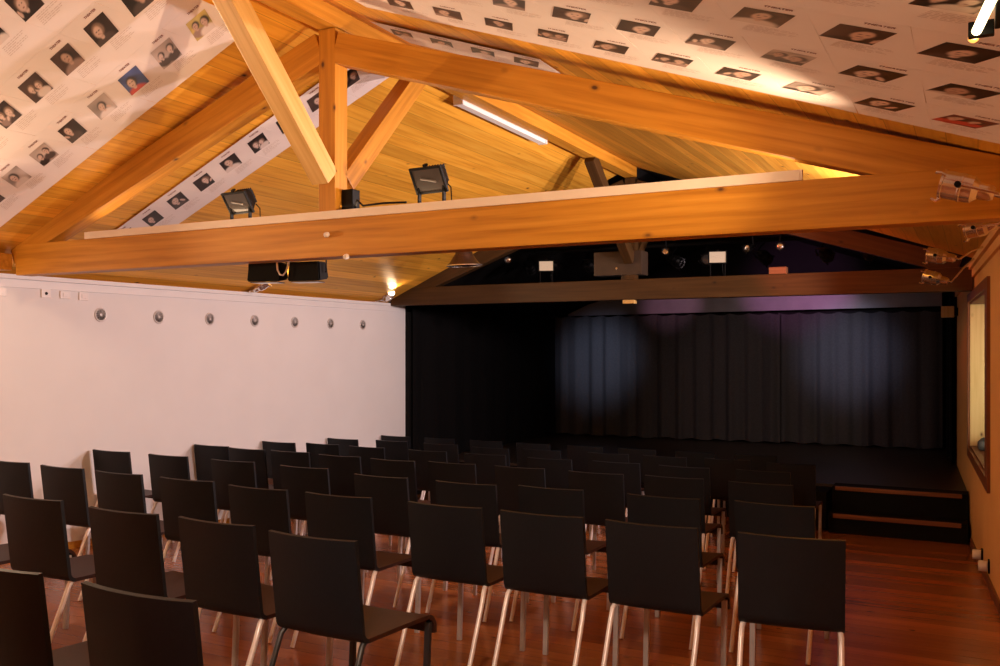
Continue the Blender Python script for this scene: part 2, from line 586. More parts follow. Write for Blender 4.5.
bm = bmesh.new()
bmesh.ops.create_icosphere(bm, subdivisions=3, radius=1)
for v in bm.verts:
    n_ = 1 + 0.10 * math.sin(4 * v.co.x + 1) * math.cos(5 * v.co.y) + 0.06 * math.sin(9 * v.co.y + 3 * v.co.z)
    v.co = Vector((v.co.x * .09 * n_, v.co.y * .20 * n_, max(-0.045, v.co.z * .075 * n_)))
clo = link('folded_cloth', finish(bm, 'folded_cloth', True, 60), noise_mat('slate_blue_cloth', (0.07, 0.085, 0.11), (0.11, 0.13, 0.16), 25, 0.8), None,
           Matrix.Translation((wx(9.75) + 0.13, 9.75, WZ0 + 0.0665)))
tag(clo, 'dark bluish folded cloth lying on the sill of the deep window', 'cloth')

# roof slopes
def slope_mesh(name, xs, zf, y0, y1, material, th=0.06):
    bm = bmesh.new()
    (xa, xb) = xs
    hexa(bm, [(xa, y0, zf(xa)), (xb, y0, zf(xb)), (xb, y1, zf(xb)), (xa, y1, zf(xa))],
         [(xa, y0, zf(xa) + th), (xb, y0, zf(xb) + th), (xb, y1, zf(xb) + th), (xa, y1, zf(xa) + th)])
    return tag(link(name, finish(bm, name), material), kind='structure')


slope_mesh('ceiling_left', (XL - 0.25, RIDGE_X), zl, -3.2, 9.45, ROOF)
slope_mesh('ceiling_right', (RIDGE_X, 1.3), zr, -3.2, 9.45, ROOF)
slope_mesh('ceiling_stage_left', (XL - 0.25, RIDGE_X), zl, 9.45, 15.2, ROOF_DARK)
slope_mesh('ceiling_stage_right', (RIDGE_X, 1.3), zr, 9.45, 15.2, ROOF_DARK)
# stage shell
tag(box('wall_stage_back', XL - 0.2, 1.2, 15.0, 15.2, -1.2, 3.6, BLACKPAINT, bevel=0), kind='structure')
bm = bmesh.new()
rwall_block(bm, 12.94, 15.0, -1.0, zr(wx(12.94)), 0.02, 0.5, -1.0, zr(wx(15)))
tag(link('wall_stage_right', finish(bm, 'wall_stage_right'), BLACKPAINT), kind='structure')

# ------------------------------------------------------------------ stage platform and steps
ZS = -0.135
st = empty('stage_platform', (-3.2, 10.5, fz(10.5)), 'dark low stage platform in front of the black back curtains', 'stage')
bm = bmesh.new()
hexa(bm, [(XL + .005, 10.42, ZS - 0.03), (wx(10.42) - .005, 10.42, ZS - 0.03), (wx(14.98) - .005, 14.98, ZS - 0.03), (XL + .005, 14.98, ZS - 0.03)],
     [(XL + .005, 10.42, ZS), (wx(10.42) - .005, 10.42, ZS), (wx(14.98) - .005, 14.98, ZS), (XL + .005, 14.98, ZS)])
link('stage_top', finish(bm, 'stage_top'), STAGEM, st)
bm = box_bm(XL + .005, wx(10.5) - .01, 10.45, 10.50, fz(10.45), ZS - 0.031)
link('front_board', finish(bm, 'front_board'), BLACKPAINT, st)

sp = empty('stage_steps', (-0.6, 9.85, fz(9.85)), 'black two-tread wooden steps up to the stage beside the right wall', 'steps')
xA, xB = -1.36, wx(10.2) - 0.012
z1, z2 = -0.352, -0.110
prism('carcass', [(9.86, fz(9.86) + 0.002), (9.86, z1 - 0.03), (10.14, z1 - 0.03), (10.14, z2 - 0.03), (10.40, z2 - 0.03), (10.40, fz(10.4) + 0.002)], xA, xB, BLACKPAINT, sp,
      M=Matrix(((0, 1, 0, 0), (1, 0, 0, 0), (0, 0, 1, 0), (0, 0, 0, 1))))
box('tread', xA, xB, 9.87, 10.13, z1 - 0.029, z1 - 0.004, BLACKPAINT, sp, 0.003)
box('tread', xA, xB, 10.15, 10.405, z2 - 0.029, z2 - 0.004, BLACKPAINT, sp, 0.003)
tag(box('nosing', xA + 0.05, -0.14, 9.825, 9.868, z1 - 0.042, z1, NOSING, sp, 0.004), 'worn orange-brown wooden nosing')
tag(box('nosing', xA + 0.035, -0.137, 10.105, 10.148, z2 - 0.040, z2, NOSING, sp, 0.004), 'worn orange-brown wooden nosing')
link('stringer', finish(box_bm(xA - 0.17, xA - 0.03, 9.95, 10.40, fz(9.95) + 0.026, z2 - 0.05, 0.005), 'stringer'), BLACKPAINT, sp)

# ------------------------------------------------------------------ roof trusses
def truss(y, mats, label, kp_x=-3.34, bay='front', strip=False):
    front = y
    d = 0.13
    c = y + d / 2
    tr = empty('roof_truss', (kp_x, c, 1.865), label, 'roof truss')
    xr = wx(c) - 0.01
    box('tie_beam', XL + 0.33 if bay == 'front' else XL + 0.02, xr, y, y + d, 1.865, 2.085, mats[0], tr, 0.008)
    tie = WM
    # rafters: underside/top edges measured on the front face
    beam('rafter', (XL + 0.27, c, 2.05 - 0.015), (kp_x - 0.055, c, 3.09), d * 0.9, 0.185, mats[1], tr)
    beam('rafter', (kp_x + 0.055, c, 3.075), (0.22 if bay == 'front' else -0.15, c, 1.985 if bay == 'front' else 2.10), d * 0.9, 0.175, mats[1], tr)
    beam('king_post', (kp_x, c, 2.086), (kp_x, c, 3.19), 0.118, 0.118, mats[2], tr, up=(0, 1, 0))
    return tr, c


tr1, c1 = truss(4.205, (PINE, PINE, PINE), 'honey pine roof truss spanning the seating, nearest the viewer')
# king-post braces up to the ridge purlin, towards and away from the viewer
tag(beam('brace', (-3.34, 4.195, 2.32), (-3.34, 3.345, 3.20), 0.118, 0.12, PINE_PALE, tr1, up=(0, 1, 1)), 'pale pine brace')
beam('brace', (-3.34, 4.35, 2.32), (-3.34, 5.20, 3.20), 0.118, 0.12, PINE, tr1, up=(0, -1, 1))
tr2, c2 = truss(9.40, (STAIN, STAIN, STAIN), 'dark stained roof truss at the front edge of the stage', bay='stage')
beam('brace', (-3.34, 9.40, 2.30), (-3.34, 8.27, 3.20), 0.10, 0.13, STAIN, tr2, up=(0, 1, 1))
beam('brace', (-3.34, 9.53, 2.30), (-3.34, 10.5, 3.20), 0.10, 0.13, STAIN, tr2, up=(0, -1, 1))

# ridge purlin: pine over the seating, black over the stage
tag(beam('ridge_beam', (-3.34, -3.1, 3.252), (-3.34, 9.45, 3.252), 0.13, 0.115, PINE), 'pine ridge beam running along the apex above the seats', 'beam')
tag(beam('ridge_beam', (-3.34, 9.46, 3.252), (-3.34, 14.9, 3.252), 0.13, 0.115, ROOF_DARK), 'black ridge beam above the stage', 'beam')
# wall plate timbers
tag(box('wall_plate', XL - 0.02, XL + 0.30, -3.1, 4.20, 1.902, 2.02, PINE, bevel=0.004), 'pine wall plate on top of the left wall', 'beam')

# pale batten (light trough) lying on the tie beam
sb = empty('light_trough', (-3.05, 4.26, 2.085), 'long pale batten lying along the top of the pine tie beam', 'light trough')
box('batten', -5.42, -0.70, 4.207, 4.231, 2.086, 2.133, STRIPM, sb, 0.002)
box('end_cap', -0.699, -0.690, 4.207, 4.231, 2.086, 2.133, STRIPM, sb, 0.001)

# purlin of the back wall, lit purple by a stage lantern
tag(prism('fascia_board', [(-6.38, 1.905), (-6.38, 1.94), (-6.0, 2.10), (-5.6, 2.20), (-0.46, 2.22), (-0.46, 1.955)], 14.755, 14.80,
          noise_mat('grey_violet_paint', (0.19, 0.165, 0.185), (0.23, 0.20, 0.22), 5, 0.45)), 'wide painted board above the back curtains, purple in the stage light', 'board')

# ------------------------------------------------------------------ stage cloths
def drape(name, p0, p1, z0, z1, material, folds, amp, label, cat, group=None, seed=0, scallop=0.0):
    rng = random.Random(seed)
    p0, p1 = Vector((*p0, 0)), Vector((*p1, 0))
    L = (p1 - p0).length
    d = (p1 - p0).normalized()
    nrm = Vector((d.y, -d.x, 0))
    nx = max(24, int(folds * 10))
    nz = 14
    ph = [rng.uniform(0, 6.28) for _ in range(4)]
    bm = bmesh.new()
    rows = []
    for j in range(nz + 1):
        t = j / nz
        row = []
        for i in range(nx + 1):
            s = i / nx
            w = 2 * math.pi * folds * s
            fade = 0.55 + 0.45 * t
            off = amp * fade * (math.sin(w + 0.5 * math.sin(3.1 * s * 6 + ph[0]) + ph[1]) + 0.45 * math.sin(0.43 * w + ph[2] + t) + 0.25 * math.sin(2.2 * w + ph[3] - t * .6))
            z = z1 + (z0 - z1) * t
            if j == 0:
                z -= scallop * abs(math.sin(w / 2))
            if j == nz:
                z += 0.012 * math.sin(w * .7 + ph[1])
            row.append(bm.verts.new(p0 + d * (L * s) + nrm * off + Vector((0, 0, z))))
        rows.append(row)
    for a, b in zip(rows, rows[1:]):
        for i in range(nx):
            bm.faces.new((a[i], a[i + 1], b[i + 1], b[i]))
    bmesh.ops.recalc_face_normals(bm, faces=bm.faces[:])
    bmesh.ops.solidify(bm, geom=bm.faces[:], thickness=0.006)
    o = link(name, finish(bm, name, True, 80), material)
    return tag(o, label, cat, group)


cg = 'black curtains across the back of the stage'
cx_ = [(-6.46, -4.62), (-4.66, -3.72), (-3.76, -2.70), (-2.74, -0.45)]
cl = ['leftmost back curtain panel, lit bluish near its middle', 'narrow back curtain panel second from the left', 'third back curtain panel from the left, dull grey',
      'wide rightmost back curtain panel with a pale light patch']
for i, (a, b) in enumerate(cx_):
    yc = (14.30, 14.37, 14.46, 14.58)[i]
    drape('stage_curtain', (a, yc), (b, yc), ZS + 0.02, 1.89, CURTAIN, (b - a) * 3.4, 0.036, cl[i], 'curtain', cg, 5 + i, 0.03)
drape('side_drape', (XL + 0.075, 9.80), (XL + 0.075, 14.22), ZS + 0.012, 1.86, BLACKFAB, 9, 0.018, 'plain black side drape along the left wall of the stage', 'curtain', None, 31)
drape('side_drape', (wx(14.4) - 0.06, 14.4), (wx(12.9) - 0.05, 12.96), ZS + 0.012, 2.0, BLACKFAB, 5, 0.018, 'black side drape at the end of the right wall', 'curtain', None, 32)
tag(box('skirt_board', XL + 0.005, XL + 0.06, 9.76, 10.40, fz(9.76), 1.80, BLACKPAINT, bevel=0.004), 'narrow black board where the white wall ends beside the stage', 'board')

# ------------------------------------------------------------------ chairs
def shell_grid(prof, width, bulge, th, name, nx=10):
    """sweep a (y, z) profile across the width; bulge(t_profile, u) pushes along the normal"""
    P = [Vector((0, y, z)) for y, z in prof]
    n = len(P)
    nor = []
    for i in range(n):
        a, b = P[max(0, i - 1)], P[min(n - 1, i + 1)]
        t = (b - a).normalized()
        nor.append(Vector((0, t.z, -t.y)))
    bm = bmesh.new()
    top, bot = [], []
    for i in range(n):
        r1, r2 = [], []
        for k in range(nx + 1):
            u = -1 + 2 * k / nx
            ww = width
            c = P[i] + nor[i] * bulge(i / (n - 1), u)
            c = Vector((u * ww / 2, c.y, c.z))
            r1.append(bm.verts.new(c))
            r2.append(bm.verts.new(c + nor[i] * th))
        top.append(r1)
        bot.append(r2)
    for g in (top, bot):
        for i in range(n - 1):
            for k in range(nx):
                bm.faces.new((g[i][k], g[i][k + 1], g[i + 1][k + 1], g[i + 1][k]))
    for i in range(n - 1):
        for k in (0, nx):
            bm.faces.new((top[i][k], top[i + 1][k], bot[i + 1][k], bot[i][k]))
    for i in (0, n - 1):
        for k in range(nx):
            bm.faces.new((top[i][k], top[i][k + 1], bot[i][k + 1], bot[i][k]))
    return finish(bm, name, True, 40)


CW = 0.417
TH = 0.017
# chair frame: x across, +y forward (to the stage), z up; rear outer face at the top has y=-0.044
back_prof = [(-0.044 + 0.060 * t, 0.79 - 0.335 * t) for t in [k / 8 for k in range(9)]]
cy_, cz_, R_ = 0.062, 0.452, 0.045
for k in range(1, 7):
    a = math.radians(185 + k * 13.5)
    back_prof.append((cy_ + R_ * math.cos(a), cz_ + R_ * math.sin(a)))
seat_prof = [(back_prof[-1][0], back_prof[-1][1])]
for k in range(1, 9):
    t = k / 8
    seat_prof.append((back_prof[-1][0] + (0.452 - back_prof[-1][0]) * t, back_prof[-1][1] + 0.003 * t + 0.006 * math.sin(t * 3.1416 * 0.5)))
sz = seat_prof[-1][1]
for k in range(1, 8):
    a = math.radians(90 - k * 12.5)
    seat_prof.append((0.452 + 0.048 * math.cos(a), sz - 0.048 + 0.048 * math.sin(a)))
seat_prof.append((0.5005, sz - 0.065))


def back_bulge(t, u):
    return (1 - u * u) * 0.020 * min(1, (1 - t) * 1.6)


def seat_bulge(t, u):
    return (1 - u * u) * 0.006 * math.sin(math.pi * t)


# profile runs downwards so nor points to the rear/below: thickness goes outward
ME_BACK = shell_grid(back_prof, CW, lambda t, u: back_bulge(t, u) - TH, TH, 'backrest')
ME_SEAT = shell_grid(seat_prof, CW, lambda t, u: -seat_bulge(t, u) * -1 - TH, TH, 'seat')


def leg_mesh(kind, sx):
    if kind == 'rear':
        bm = tube_bm([(sx * 0.190, 0.055, 0.412), (sx * 0.194, 0.035, 0.392), (sx * 0.196, 0.012, 0.33), (sx * 0.196, -0.115, 0.002)], 0.0115, 10)
        # plastic glide
    else:
        bm = box_bm(sx * 0.190 - 0.0125, sx * 0.190 + 0.0125, 0.470, 0.490, 0.001, sz - 0.018, 0.004)
    return finish(bm, 'leg', True, 40)


LEGS = [('rear', -1), ('rear', 1), ('front', -1), ('front', 1)]
ME_LEGS = [leg_mesh(*k) for k in LEGS]
ME_LEGS_B = [m.copy() for m in ME_LEGS]


def make_chair(black=False):
    t = empty('chair', Matrix.Identity(4), 'chair', 'chair')
    b = link('backrest', ME_BACK, SHELL, t)
    s = link('seat', ME_SEAT, SEATM, t)
    for (kind, sx), me in zip(LEGS, ME_LEGS_B if black else ME_LEGS):
        link('leg', me, (LEGB if black else (LEGG if kind == 'front' else LEGM)), t)
    return t


CHAIRS = {
    'A': [(-2.565, 1.68), (-1.963, 1.675)],
    'B': [(-4.58, 2.81), (-3.942, 2.769), (-3.263, 2.716), (-2.732, 2.725), (-2.190, 2.665)],
    'C': [(-5.84, 3.93), (-5.239, 3.892), (-4.677, 3.863), (-4.085, 3.848), (-3.481, 3.781), (-2.935, 3.781), (-2.293, 3.785), (-1.777, 3.786), (-1.252, 3.784), (-0.674, 3.804)],
    'D': [(-6.235, 5.082), (-5.578, 5.071), (-4.88, 5.042), (-4.161, 4.985), (-3.383, 4.80), (-2.752, 4.79), (-2.232, 4.888), (-1.546, 4.886), (-0.957, 4.949)],
    'E': [(-6.26, 6.20), (-5.742, 6.11), (-5.274, 6.135), (-4.677, 6.052), (-4.112, 5.997), (-3.62, 6.087), (-3.041, 6.105), (-2.421, 6.082), (-1.866, 6.149), (-1.272, 6.117)],
    'F': [(-6.255, 7.107), (-5.79, 7.225), (-5.22, 7.18), (-4.53, 7.18), (-3.925, 7.184), (-3.258, 7.12), (-2.68, 7.192), (-2.087, 7.151), (-1.482, 7.222)],
    'G': [(-6.25, 8.149), (-5.686, 8.283), (-5.02, 8.22), (-4.35, 8.08), (-3.845, 8.21), (-3.155, 8.25), (-2.60, 8.27), (-2.036, 8.364), (-1.455, 8.254)],
    'H': [(-6.25, 9.19), (-5.66, 9.24), (-5.02, 9.22), (-4.42, 9.22), (-3.80, 9.24), (-3.20, 9.22), (-2.58, 9.24), (-1.97, 9.26)],
}
ORD = ['leftmost', 'second from the left', 'third from the left', 'fourth from the left', 'fifth from the left', 'sixth from the left', 'seventh from the left',
       'eighth from the left', 'ninth from the left', 'rightmost']
RN = {'A': 'nearest row', 'B': 'second row back', 'C': 'third row back', 'D': 'fourth row back',
      'E': 'fifth row back', 'F': 'sixth row back', 'G': 'second row from stage', 'H': 'row before the stage'}
proto = make_chair()
proto_b = make_chair(True)
used = {False: False, True: False}
rg = random.Random(3)
for rk, lst in CHAIRS.items():
    for i, (x, y) in enumerate(lst):
        black = (rk == 'B' and i == 4)
        src = proto_b if black else proto
        if not used[black]:
            c = src
            used[black] = True
        else:
            c = copy_tree(src)
        yaw = math.radians(rg.uniform(-1.5, 1.5))
        if rk == 'C' and i == len(lst) - 1:
            yaw = math.radians(7)
        c.matrix_basis = Matrix.Translation((x, y, fz(y))) @ Matrix.Rotation(TILT, 4, 'X') @ Matrix.Rotation(yaw, 4, 'Z')
        od = ORD[i] if i < len(lst) - 1 else 'rightmost'
        c['label'] = 'black shell chair on ' + ('black' if black else 'pale') + ' legs, ' + od + ' in the ' + RN[rk]
        c['group'] = 'black audience chairs set out in rows'

# ------------------------------------------------------------------ posters
def picture_colors(n, rng, style):
    """a small printed photograph: head-and-shoulders figures on a plain ground"""
    g = np.linspace(-1, 1, n)
    X, Yg = np.meshgrid(g, g)
    bg = rng.choice([(0.022, 0.012, 0.010), (0.035, 0.020, 0.017), (0.014, 0.009, 0.009), (0.10, 0.06, 0.048)])
    if style == 'pale':
        bg = (0.62, 0.50, 0.44)
    if style == 'blue':
        bg = (0.06, 0.10, 0.30)
    if style == 'yellow':
        bg = (0.80, 0.62, 0.20)
    if style == 'red':
        bg = (0.22, 0.05, 0.03)
    im = np.empty((n, n, 3))
    im[:] = bg
    sh = 0.7 + 0.3 * np.sin(X * rng.uniform(1, 3) + rng.uniform(0, 6)) * np.cos(Yg * rng.uniform(1, 3))
    im *= sh[..., None]

    def blob(cx, cy, rx, ry, col, rot=0.0, soft=0.16):
        c, s_ = math.cos(rot), math.sin(rot)
        u = ((X - cx) * c + (Yg - cy) * s_) / rx
        v = (-(X - cx) * s_ + (Yg - cy) * c) / ry
        d = np.sqrt(u * u + v * v)
        a = np.clip((1 + soft - d) / (2 * soft), 0, 1)[..., None]
        im[:] = im * (1 - a) + np.array(col) * a

    skin = rng.choice([(0.62, 0.44, 0.36), (0.70, 0.52, 0.44), (0.50, 0.33, 0.26)])
    hair = (0.03, 0.02, 0.018) if style in ('pale', 'yellow', 'blue', 'red') or rng.random() < .5 else (0.22, 0.14, 0.10)
    k = 1 if rng.random() < 0.65 else 2
    for j in range(k):
        cx = rng.uniform(-0.3, 0.3) if k == 1 else (-0.42 + 0.84 * j + rng.uniform(-.08, .08))
        cy = rng.uniform(-0.05, 0.3)
        r = rng.uniform(0.42, 0.62) if k == 1 else rng.uniform(0.30, 0.42)
        cloth = rng.choice([(0.02, 0.015, 0.015), (0.30, 0.2, 0.17), (0.7, 0.6, 0.55), (0.07, 0.05, 0.045)])
        if style == 'red' or style == 'blue':
            cloth = (0.55, 0.06, 0.04)
        blob(cx + rng.uniform(-.1, .1), cy - r * 2.2, r * 1.9, r * 1.25, cloth, rng.uniform(-.3, .3))
        blob(cx, cy - r * 0.95, r * 0.36, r * 0.5, skin)
        rot = rng.uniform(-0.5, 0.5)
        blob(cx + 0.05, cy + 0.16 * r, r * 0.98, r * 1.12, hair, rot)
        blob(cx - 0.1 * r, cy - 0.06 * r, r * 0.66, r * 0.92, skin, rot)
        blob(cx - 0.34 * r, cy + 0.10 * r, r * 0.14, r * 0.09, (0.05, 0.03, 0.03), rot)
        blob(cx + 0.18 * r, cy + 0.10 * r, r * 0.14, r * 0.09, (0.05, 0.03, 0.03), rot)
        blob(cx - 0.08 * r, cy - 0.48 * r, r * 0.22, r * 0.07, (0.20, 0.06, 0.05), rot)
        if rng.random() < .4:
            blob(cx + rng.choice([-1, 1]) * r * 1.2, cy - r * 0.9, r * 0.24, r * 0.62, skin, rng.uniform(-.8, .8))
    return im


SHEAR = 0.55


def picture_mesh(size, rng, style):
    n = 26
    im = picture_colors(n, rng, style)
    me = bpy.data.meshes.new('picture')
    g = np.linspace(-size / 2, size / 2, n)
    X, Yg = np.meshgrid(g, g)
    V = np.stack([(X + SHEAR * Yg).ravel(), Yg.ravel() * 1.04, np.full(n * n, 0.0009)], 1)
    F = [(j * n + i, j * n + i + 1, (j + 1) * n + i + 1, (j + 1) * n + i) for j in range(n - 1) for i in range(n - 1)]
    me.from_pydata(V.tolist(), [], F)
    ca = me.color_attributes.new('photo', 'FLOAT_COLOR', 'POINT')
    ca.data.foreach_set('color', np.concatenate([im.reshape(-1, 3), np.ones((n * n, 1))], 1).astype(np.float32).ravel())
    me.materials.append(photo)
    return me


fc = bpy.data.curves.new('title', 'FONT')
fc.body = 'THEATER'
fc.size = 0.021
fc.align_x = 'CENTER'
fc.align_y = 'CENTER'
fc.offset = 0.0006
fo = bpy.data.objects.new('title', fc)
COL.objects.link(fo)
bpy.context.view_layer.update()
ME_TITLE = bpy.data.meshes.new_from_object(fo.evaluated_get(bpy.context.evaluated_depsgraph_get()))
bpy.data.objects.remove(fo)
for v in ME_TITLE.vertices:
    v.co.x += 0.55 * v.co.y
ME_TITLE.materials.clear()
ME_TITLE.materials.append(TITLEINK)


def text_mesh(rng):
    """fine unreadable body text: rows of short word strokes"""
    bm = bmesh.new()
    y = -0.105
    for ln in range(6):
        x = -0.075 + 0.55 * (y + 0.12)
        end = x + 0.175 - (rng.uniform(0.03, 0.1) if ln in (2, 5) else rng.uniform(0, 0.02))
        while x < end:
            w = rng.uniform(0.010, 0.034)
            w = min(w, end - x)
            if w > 0.004:
                bm.faces.new([bm.verts.new((x + a * w, y + b * 0.0030, 0.0009)) for a, b in ((0, 0), (1, 0), (1, 1), (0, 1))])
            x += w + 0.006
        y -= 0.0125
    return finish(bm, 'text_lines')


TXT = [text_mesh(random.Random(k)) for k in range(4)]
PW, PH = 0.2868, 0.4294


def sheet_mesh():
    # picture centre is the local origin; a sheet hangs slightly slack between its pins
    nx, ny = 6, 8
    bm = bmesh.new()
    g = []
    for j in range(ny + 1):
        r = []
        for i in range(nx + 1):
            u, v = i / nx, j / ny
            x = -0.125 + PW * u
            y = 0.162 - PH * v
            r.append(bm.verts.new((x, y, 0.0)))
        g.append(r)
    for j in range(ny):
        for i in range(nx):
            bm.faces.new((g[j][i], g[j + 1][i], g[j + 1][i + 1], g[j][i + 1]))
    bmesh.ops.recalc_face_normals(bm, faces=bm.faces[:])
    bmesh.ops.solidify(bm, geom=bm.faces[:], thickness=0.0012)
    for v in bm.verts:
        v.co.z = min(v.co.z, 0.0)
    return finish(bm, 'sheet')


ME_SHEET = sheet_mesh()
prng = random.Random(11)


def project(p):
    cyw, syw = math.cos(math.radians(27.656)), math.sin(math.radians(27.656))
    zc = -syw * p[0] + cyw * p[1]
    xc = cyw * p[0] + syw * p[1]
    if zc < 0.2:
        return (9999, 9999)
    return (500 + 911.39 * xc / zc, 348.3 - 911.39 * (p[2] - 1.338) / zc)


ORDN = ['lowest', 'second', 'third', 'fourth', 'fifth', 'sixth', 'seventh', 'eighth', 'ninth', 'tenth', 'eleventh', 'twelfth']


def place_poster(side, u, y, style, label, group):
    if side == 'L':
        n_ = math.hypot(1, 0.44)
        er = Vector((1 / n_, 0, 0.44 / n_))
        p = Vector((XL, y, 1.93)) + er * u
    else:
        n_ = math.hypot(1, 0.35)
        er = Vector((1 / n_, 0, -0.35 / n_))
        p = Vector((0.3, y, 2.05)) - er * u
    eu = Vector((0, -1, 0))
    nn = er.cross(eu)
    p = p + nn * 0.012
    M = Matrix((er, eu, nn)).transposed().to_4x4()
    M.translation = p
    t = empty('poster', M @ Matrix.Rotation(math.radians(prng.uniform(-.5, .5)), 4, 'Z'), label, 'poster', group)
    link('sheet', ME_SHEET, PAPER, t, Matrix.Identity(4), True)
    link('picture', picture_mesh(0.155 * prng.uniform(0.97, 1.04), prng, style), None, t, Matrix.Identity(4), True)
    link('title', ME_TITLE, None, t, Matrix.Translation((0.078, 0.125, 0.001)), True)
    link('text_lines', TXT[prng.randrange(4)], INK, t, Matrix.Identity(4), True)
    return t


def in_view(side, u, y):
    if side == 'L':
        p = (XL + u / math.hypot(1, .44), y, 1.93 + .44 * u / math.hypot(1, .44))
    else:
        p = (0.3 - u / math.hypot(1, .35), y, 2.05 + .35 * u / math.hypot(1, .35))
    q = project(p)
    return -200 < q[0] < 1200 and -150 < q[1] < 320


COLN = ['beside the pine truss', 'second from the truss', 'third from the truss', 'fourth from the truss', 'fifth from the truss', 'sixth from the truss']
STY = {('L', 0, 7): 'yellow', ('L', 0, 6): 'pale', ('L', 0, 5): 'blue', ('L', 0, 4): 'pale', ('L', 0, 2): 'pale', ('L', 0, 1): 'pale', ('R', 0, 0): 'red', ('R', 1, 2): 'pale', ('R', 0, 2): 'pale'}
DESC = {'': 'dark photo', 'pale': 'pale photo', 'blue': 'blue-red photo', 'yellow': 'yellow photo', 'red': 'reddish photo'}
for ci in range(6):
    k0 = 0
    for k in range(11):
        u, y = 0.367 + 0.2875 * k, 3.665 - 0.430 * ci
        if u + 0.16 > 3.36:
            continue
        if in_view('L', u, y):
            stl = STY.get(('L', ci, k - 2), '')
            place_poster('L', u, y, stl, 'left-slope poster with %s, %s above the wall, strip %s' % (DESC[stl], ORDN[k], COLN[ci]), 'posters pinned to the left roof slope')
for ci in range(6):
    for k in range(11):
        u, y = 0.357 + 0.2875 * k, 3.69 - 0.430 * ci
        if u + 0.16 > 3.70:
            continue
        if in_view('R', u, y):
            stl = STY.get(('R', ci, k), '')
            place_poster('R', u, y, stl, 'right-slope poster with %s, %s above the wall, strip %s' % (DESC[stl], ORDN[k], COLN[ci]), 'posters pinned to the right roof slope')
for k in range(10):
    u = 0.72 + 0.2875 * k
    place_poster('L', u, 4.915, '', 'left-slope poster in the strip behind the pine truss, %s above the wall' % ORDN[k], 'posters behind the truss on the left slope')
for k in range(4):
    u = 2.64 + 0.2875 * k
    place_poster('R', u, 4.50, '', 'right-slope poster glimpsed behind the truss above the right rafter, %s of its strip' % ORDN[k], 'posters behind the truss on the right slope')

# ------------------------------------------------------------------ wall fittings
def vent(y, i):
    M = Matrix.Translation((XL, y, 1.617)) @ Matrix.Rotation(math.radians(90), 4, 'Y')
    names = ['nearest the viewer', 'second from the viewer', 'third from the viewer', 'in the middle of the seven', 'third from the stage', 'second from the stage', 'nearest the stage']
    t = empty('wall_vent', M, 'round metal air vent on the white left wall, ' + names[i], 'air vent', 'round vents along the left wall')
    lathe('ring', [(0.045, 0.001), (0.060, 0.001), (0.061, 0.006), (0.056, 0.010), (0.049, 0.009), (0.045, 0.004)], VENTM, t, Matrix.Identity(4), 24, True)
    lathe('duct', [(0.0, 0.0010), (0.046, 0.0015), (0.047, 0.003)], HOLE, t, Matrix.Identity(4), 24, True)
    bm = bmesh.new()
    for k in range(12):
        a = 2 * math.pi * k / 12
        d = 0.5 * math.pi / 12
        pts = [(0.014, a - d * 1.4, 0.012), (0.014, a + d * 1.4, 0.010), (0.048, a + d * 1.15, 0.003), (0.048, a - d * 1.15, 0.008)]
        bm.faces.new([bm.verts.new((r * math.cos(q), r * math.sin(q), z)) for r, q, z in pts])
    bmesh.ops.solidify(bm, geom=bm.faces[:], thickness=0.001)
    link('blades', finish(bm, 'blades'), VENTM, t, Matrix.Identity(4), True)
    lathe('hub', [(0.013, 0.008), (0.012, 0.011), (0.0, 0.012)], VENTM, t, Matrix.Identity(4), 16, True)


for i in range(7):
    vent(5.188 + 0.610 * i, i)


def wall_plate_box(y, z, w, h, hole, label):
    t = empty('wall_socket', (XL, y, z), label, 'wall socket')
    box('cover', XL + 0.001, XL + 0.012, y - w / 2, y + w / 2, z - h / 2, z + h / 2, SOCKW, t, 0.003)
    if hole:
        lathe('socket_hole', [(0.012, 0.0), (0.012, 0.003), (0.0, 0.0035)], HOLE, t, Matrix.Translation((XL + 0.0125, y, z)) @ Matrix.Rotation(math.radians(90), 4, 'Y'), 14)
    else:
        box('rocker', XL + 0.0125, XL + 0.017, y - w / 4, y + w / 4, z - h / 4, z + h / 4, SOCKW, t, 0.002)


wall_plate_box(4.68, 1.768, 0.080, 0.066, True, 'white wall socket with a dark hole, high on the left wall')
wall_plate_box(4.85, 1.765, 0.090, 0.060, False, 'blank white switch cover between the dark-holed socket and the vents')
wall_plate_box(5.02, 1.762, 0.085, 0.066, False, 'blank white cover plate closest to the round vents')
wall_plate_box(4.31, 1.760, 0.080, 0.060, False, 'white cover plate at the left edge under the wall plate')


def wall_plug(y, z, lab):
    x = wx(y)
    t = empty('wall_plug', (x, y, z), lab, 'power plug', 'plugs low on the right wall')
    box('socket', x - 0.014, x - 0.001, y - 0.05, y + 0.05, z - 0.045, z + 0.045, BLACKMET, t, 0.003)
    lathe('plug', [(0.0, 0.0), (0.036, 0.001), (0.040, 0.008), (0.040, 0.055), (0.036, 0.062), (0.0, 0.063)], SOCKW, t, aim((x - 0.015, y, z), (-1, 0, 0)), 18)


wall_plug(8.35, -0.335, 'cream round plug low on the right wall, the farther of two')
wall_plug(7.65, -0.275, 'cream round plug low on the right wall, the nearer of two')
y_ = 12.6
wb = empty('wall_speaker', (wx(y_) - .08, y_, 1.75), 'small cream box on a dark bracket near the end of the right wall', 'speaker')
box('cabinet', wx(y_) - 0.19, wx(y_) - 0.045, y_ - 0.07, y_ + 0.07, 1.72, 1.86, NOSING if False else JAMB, wb, 0.006)
box('bracket', wx(y_) - 0.045, wx(y_) - 0.001, y_ - 0.03, y_ + 0.03, 1.74, 1.84, BLACKMET, wb, 0.004)

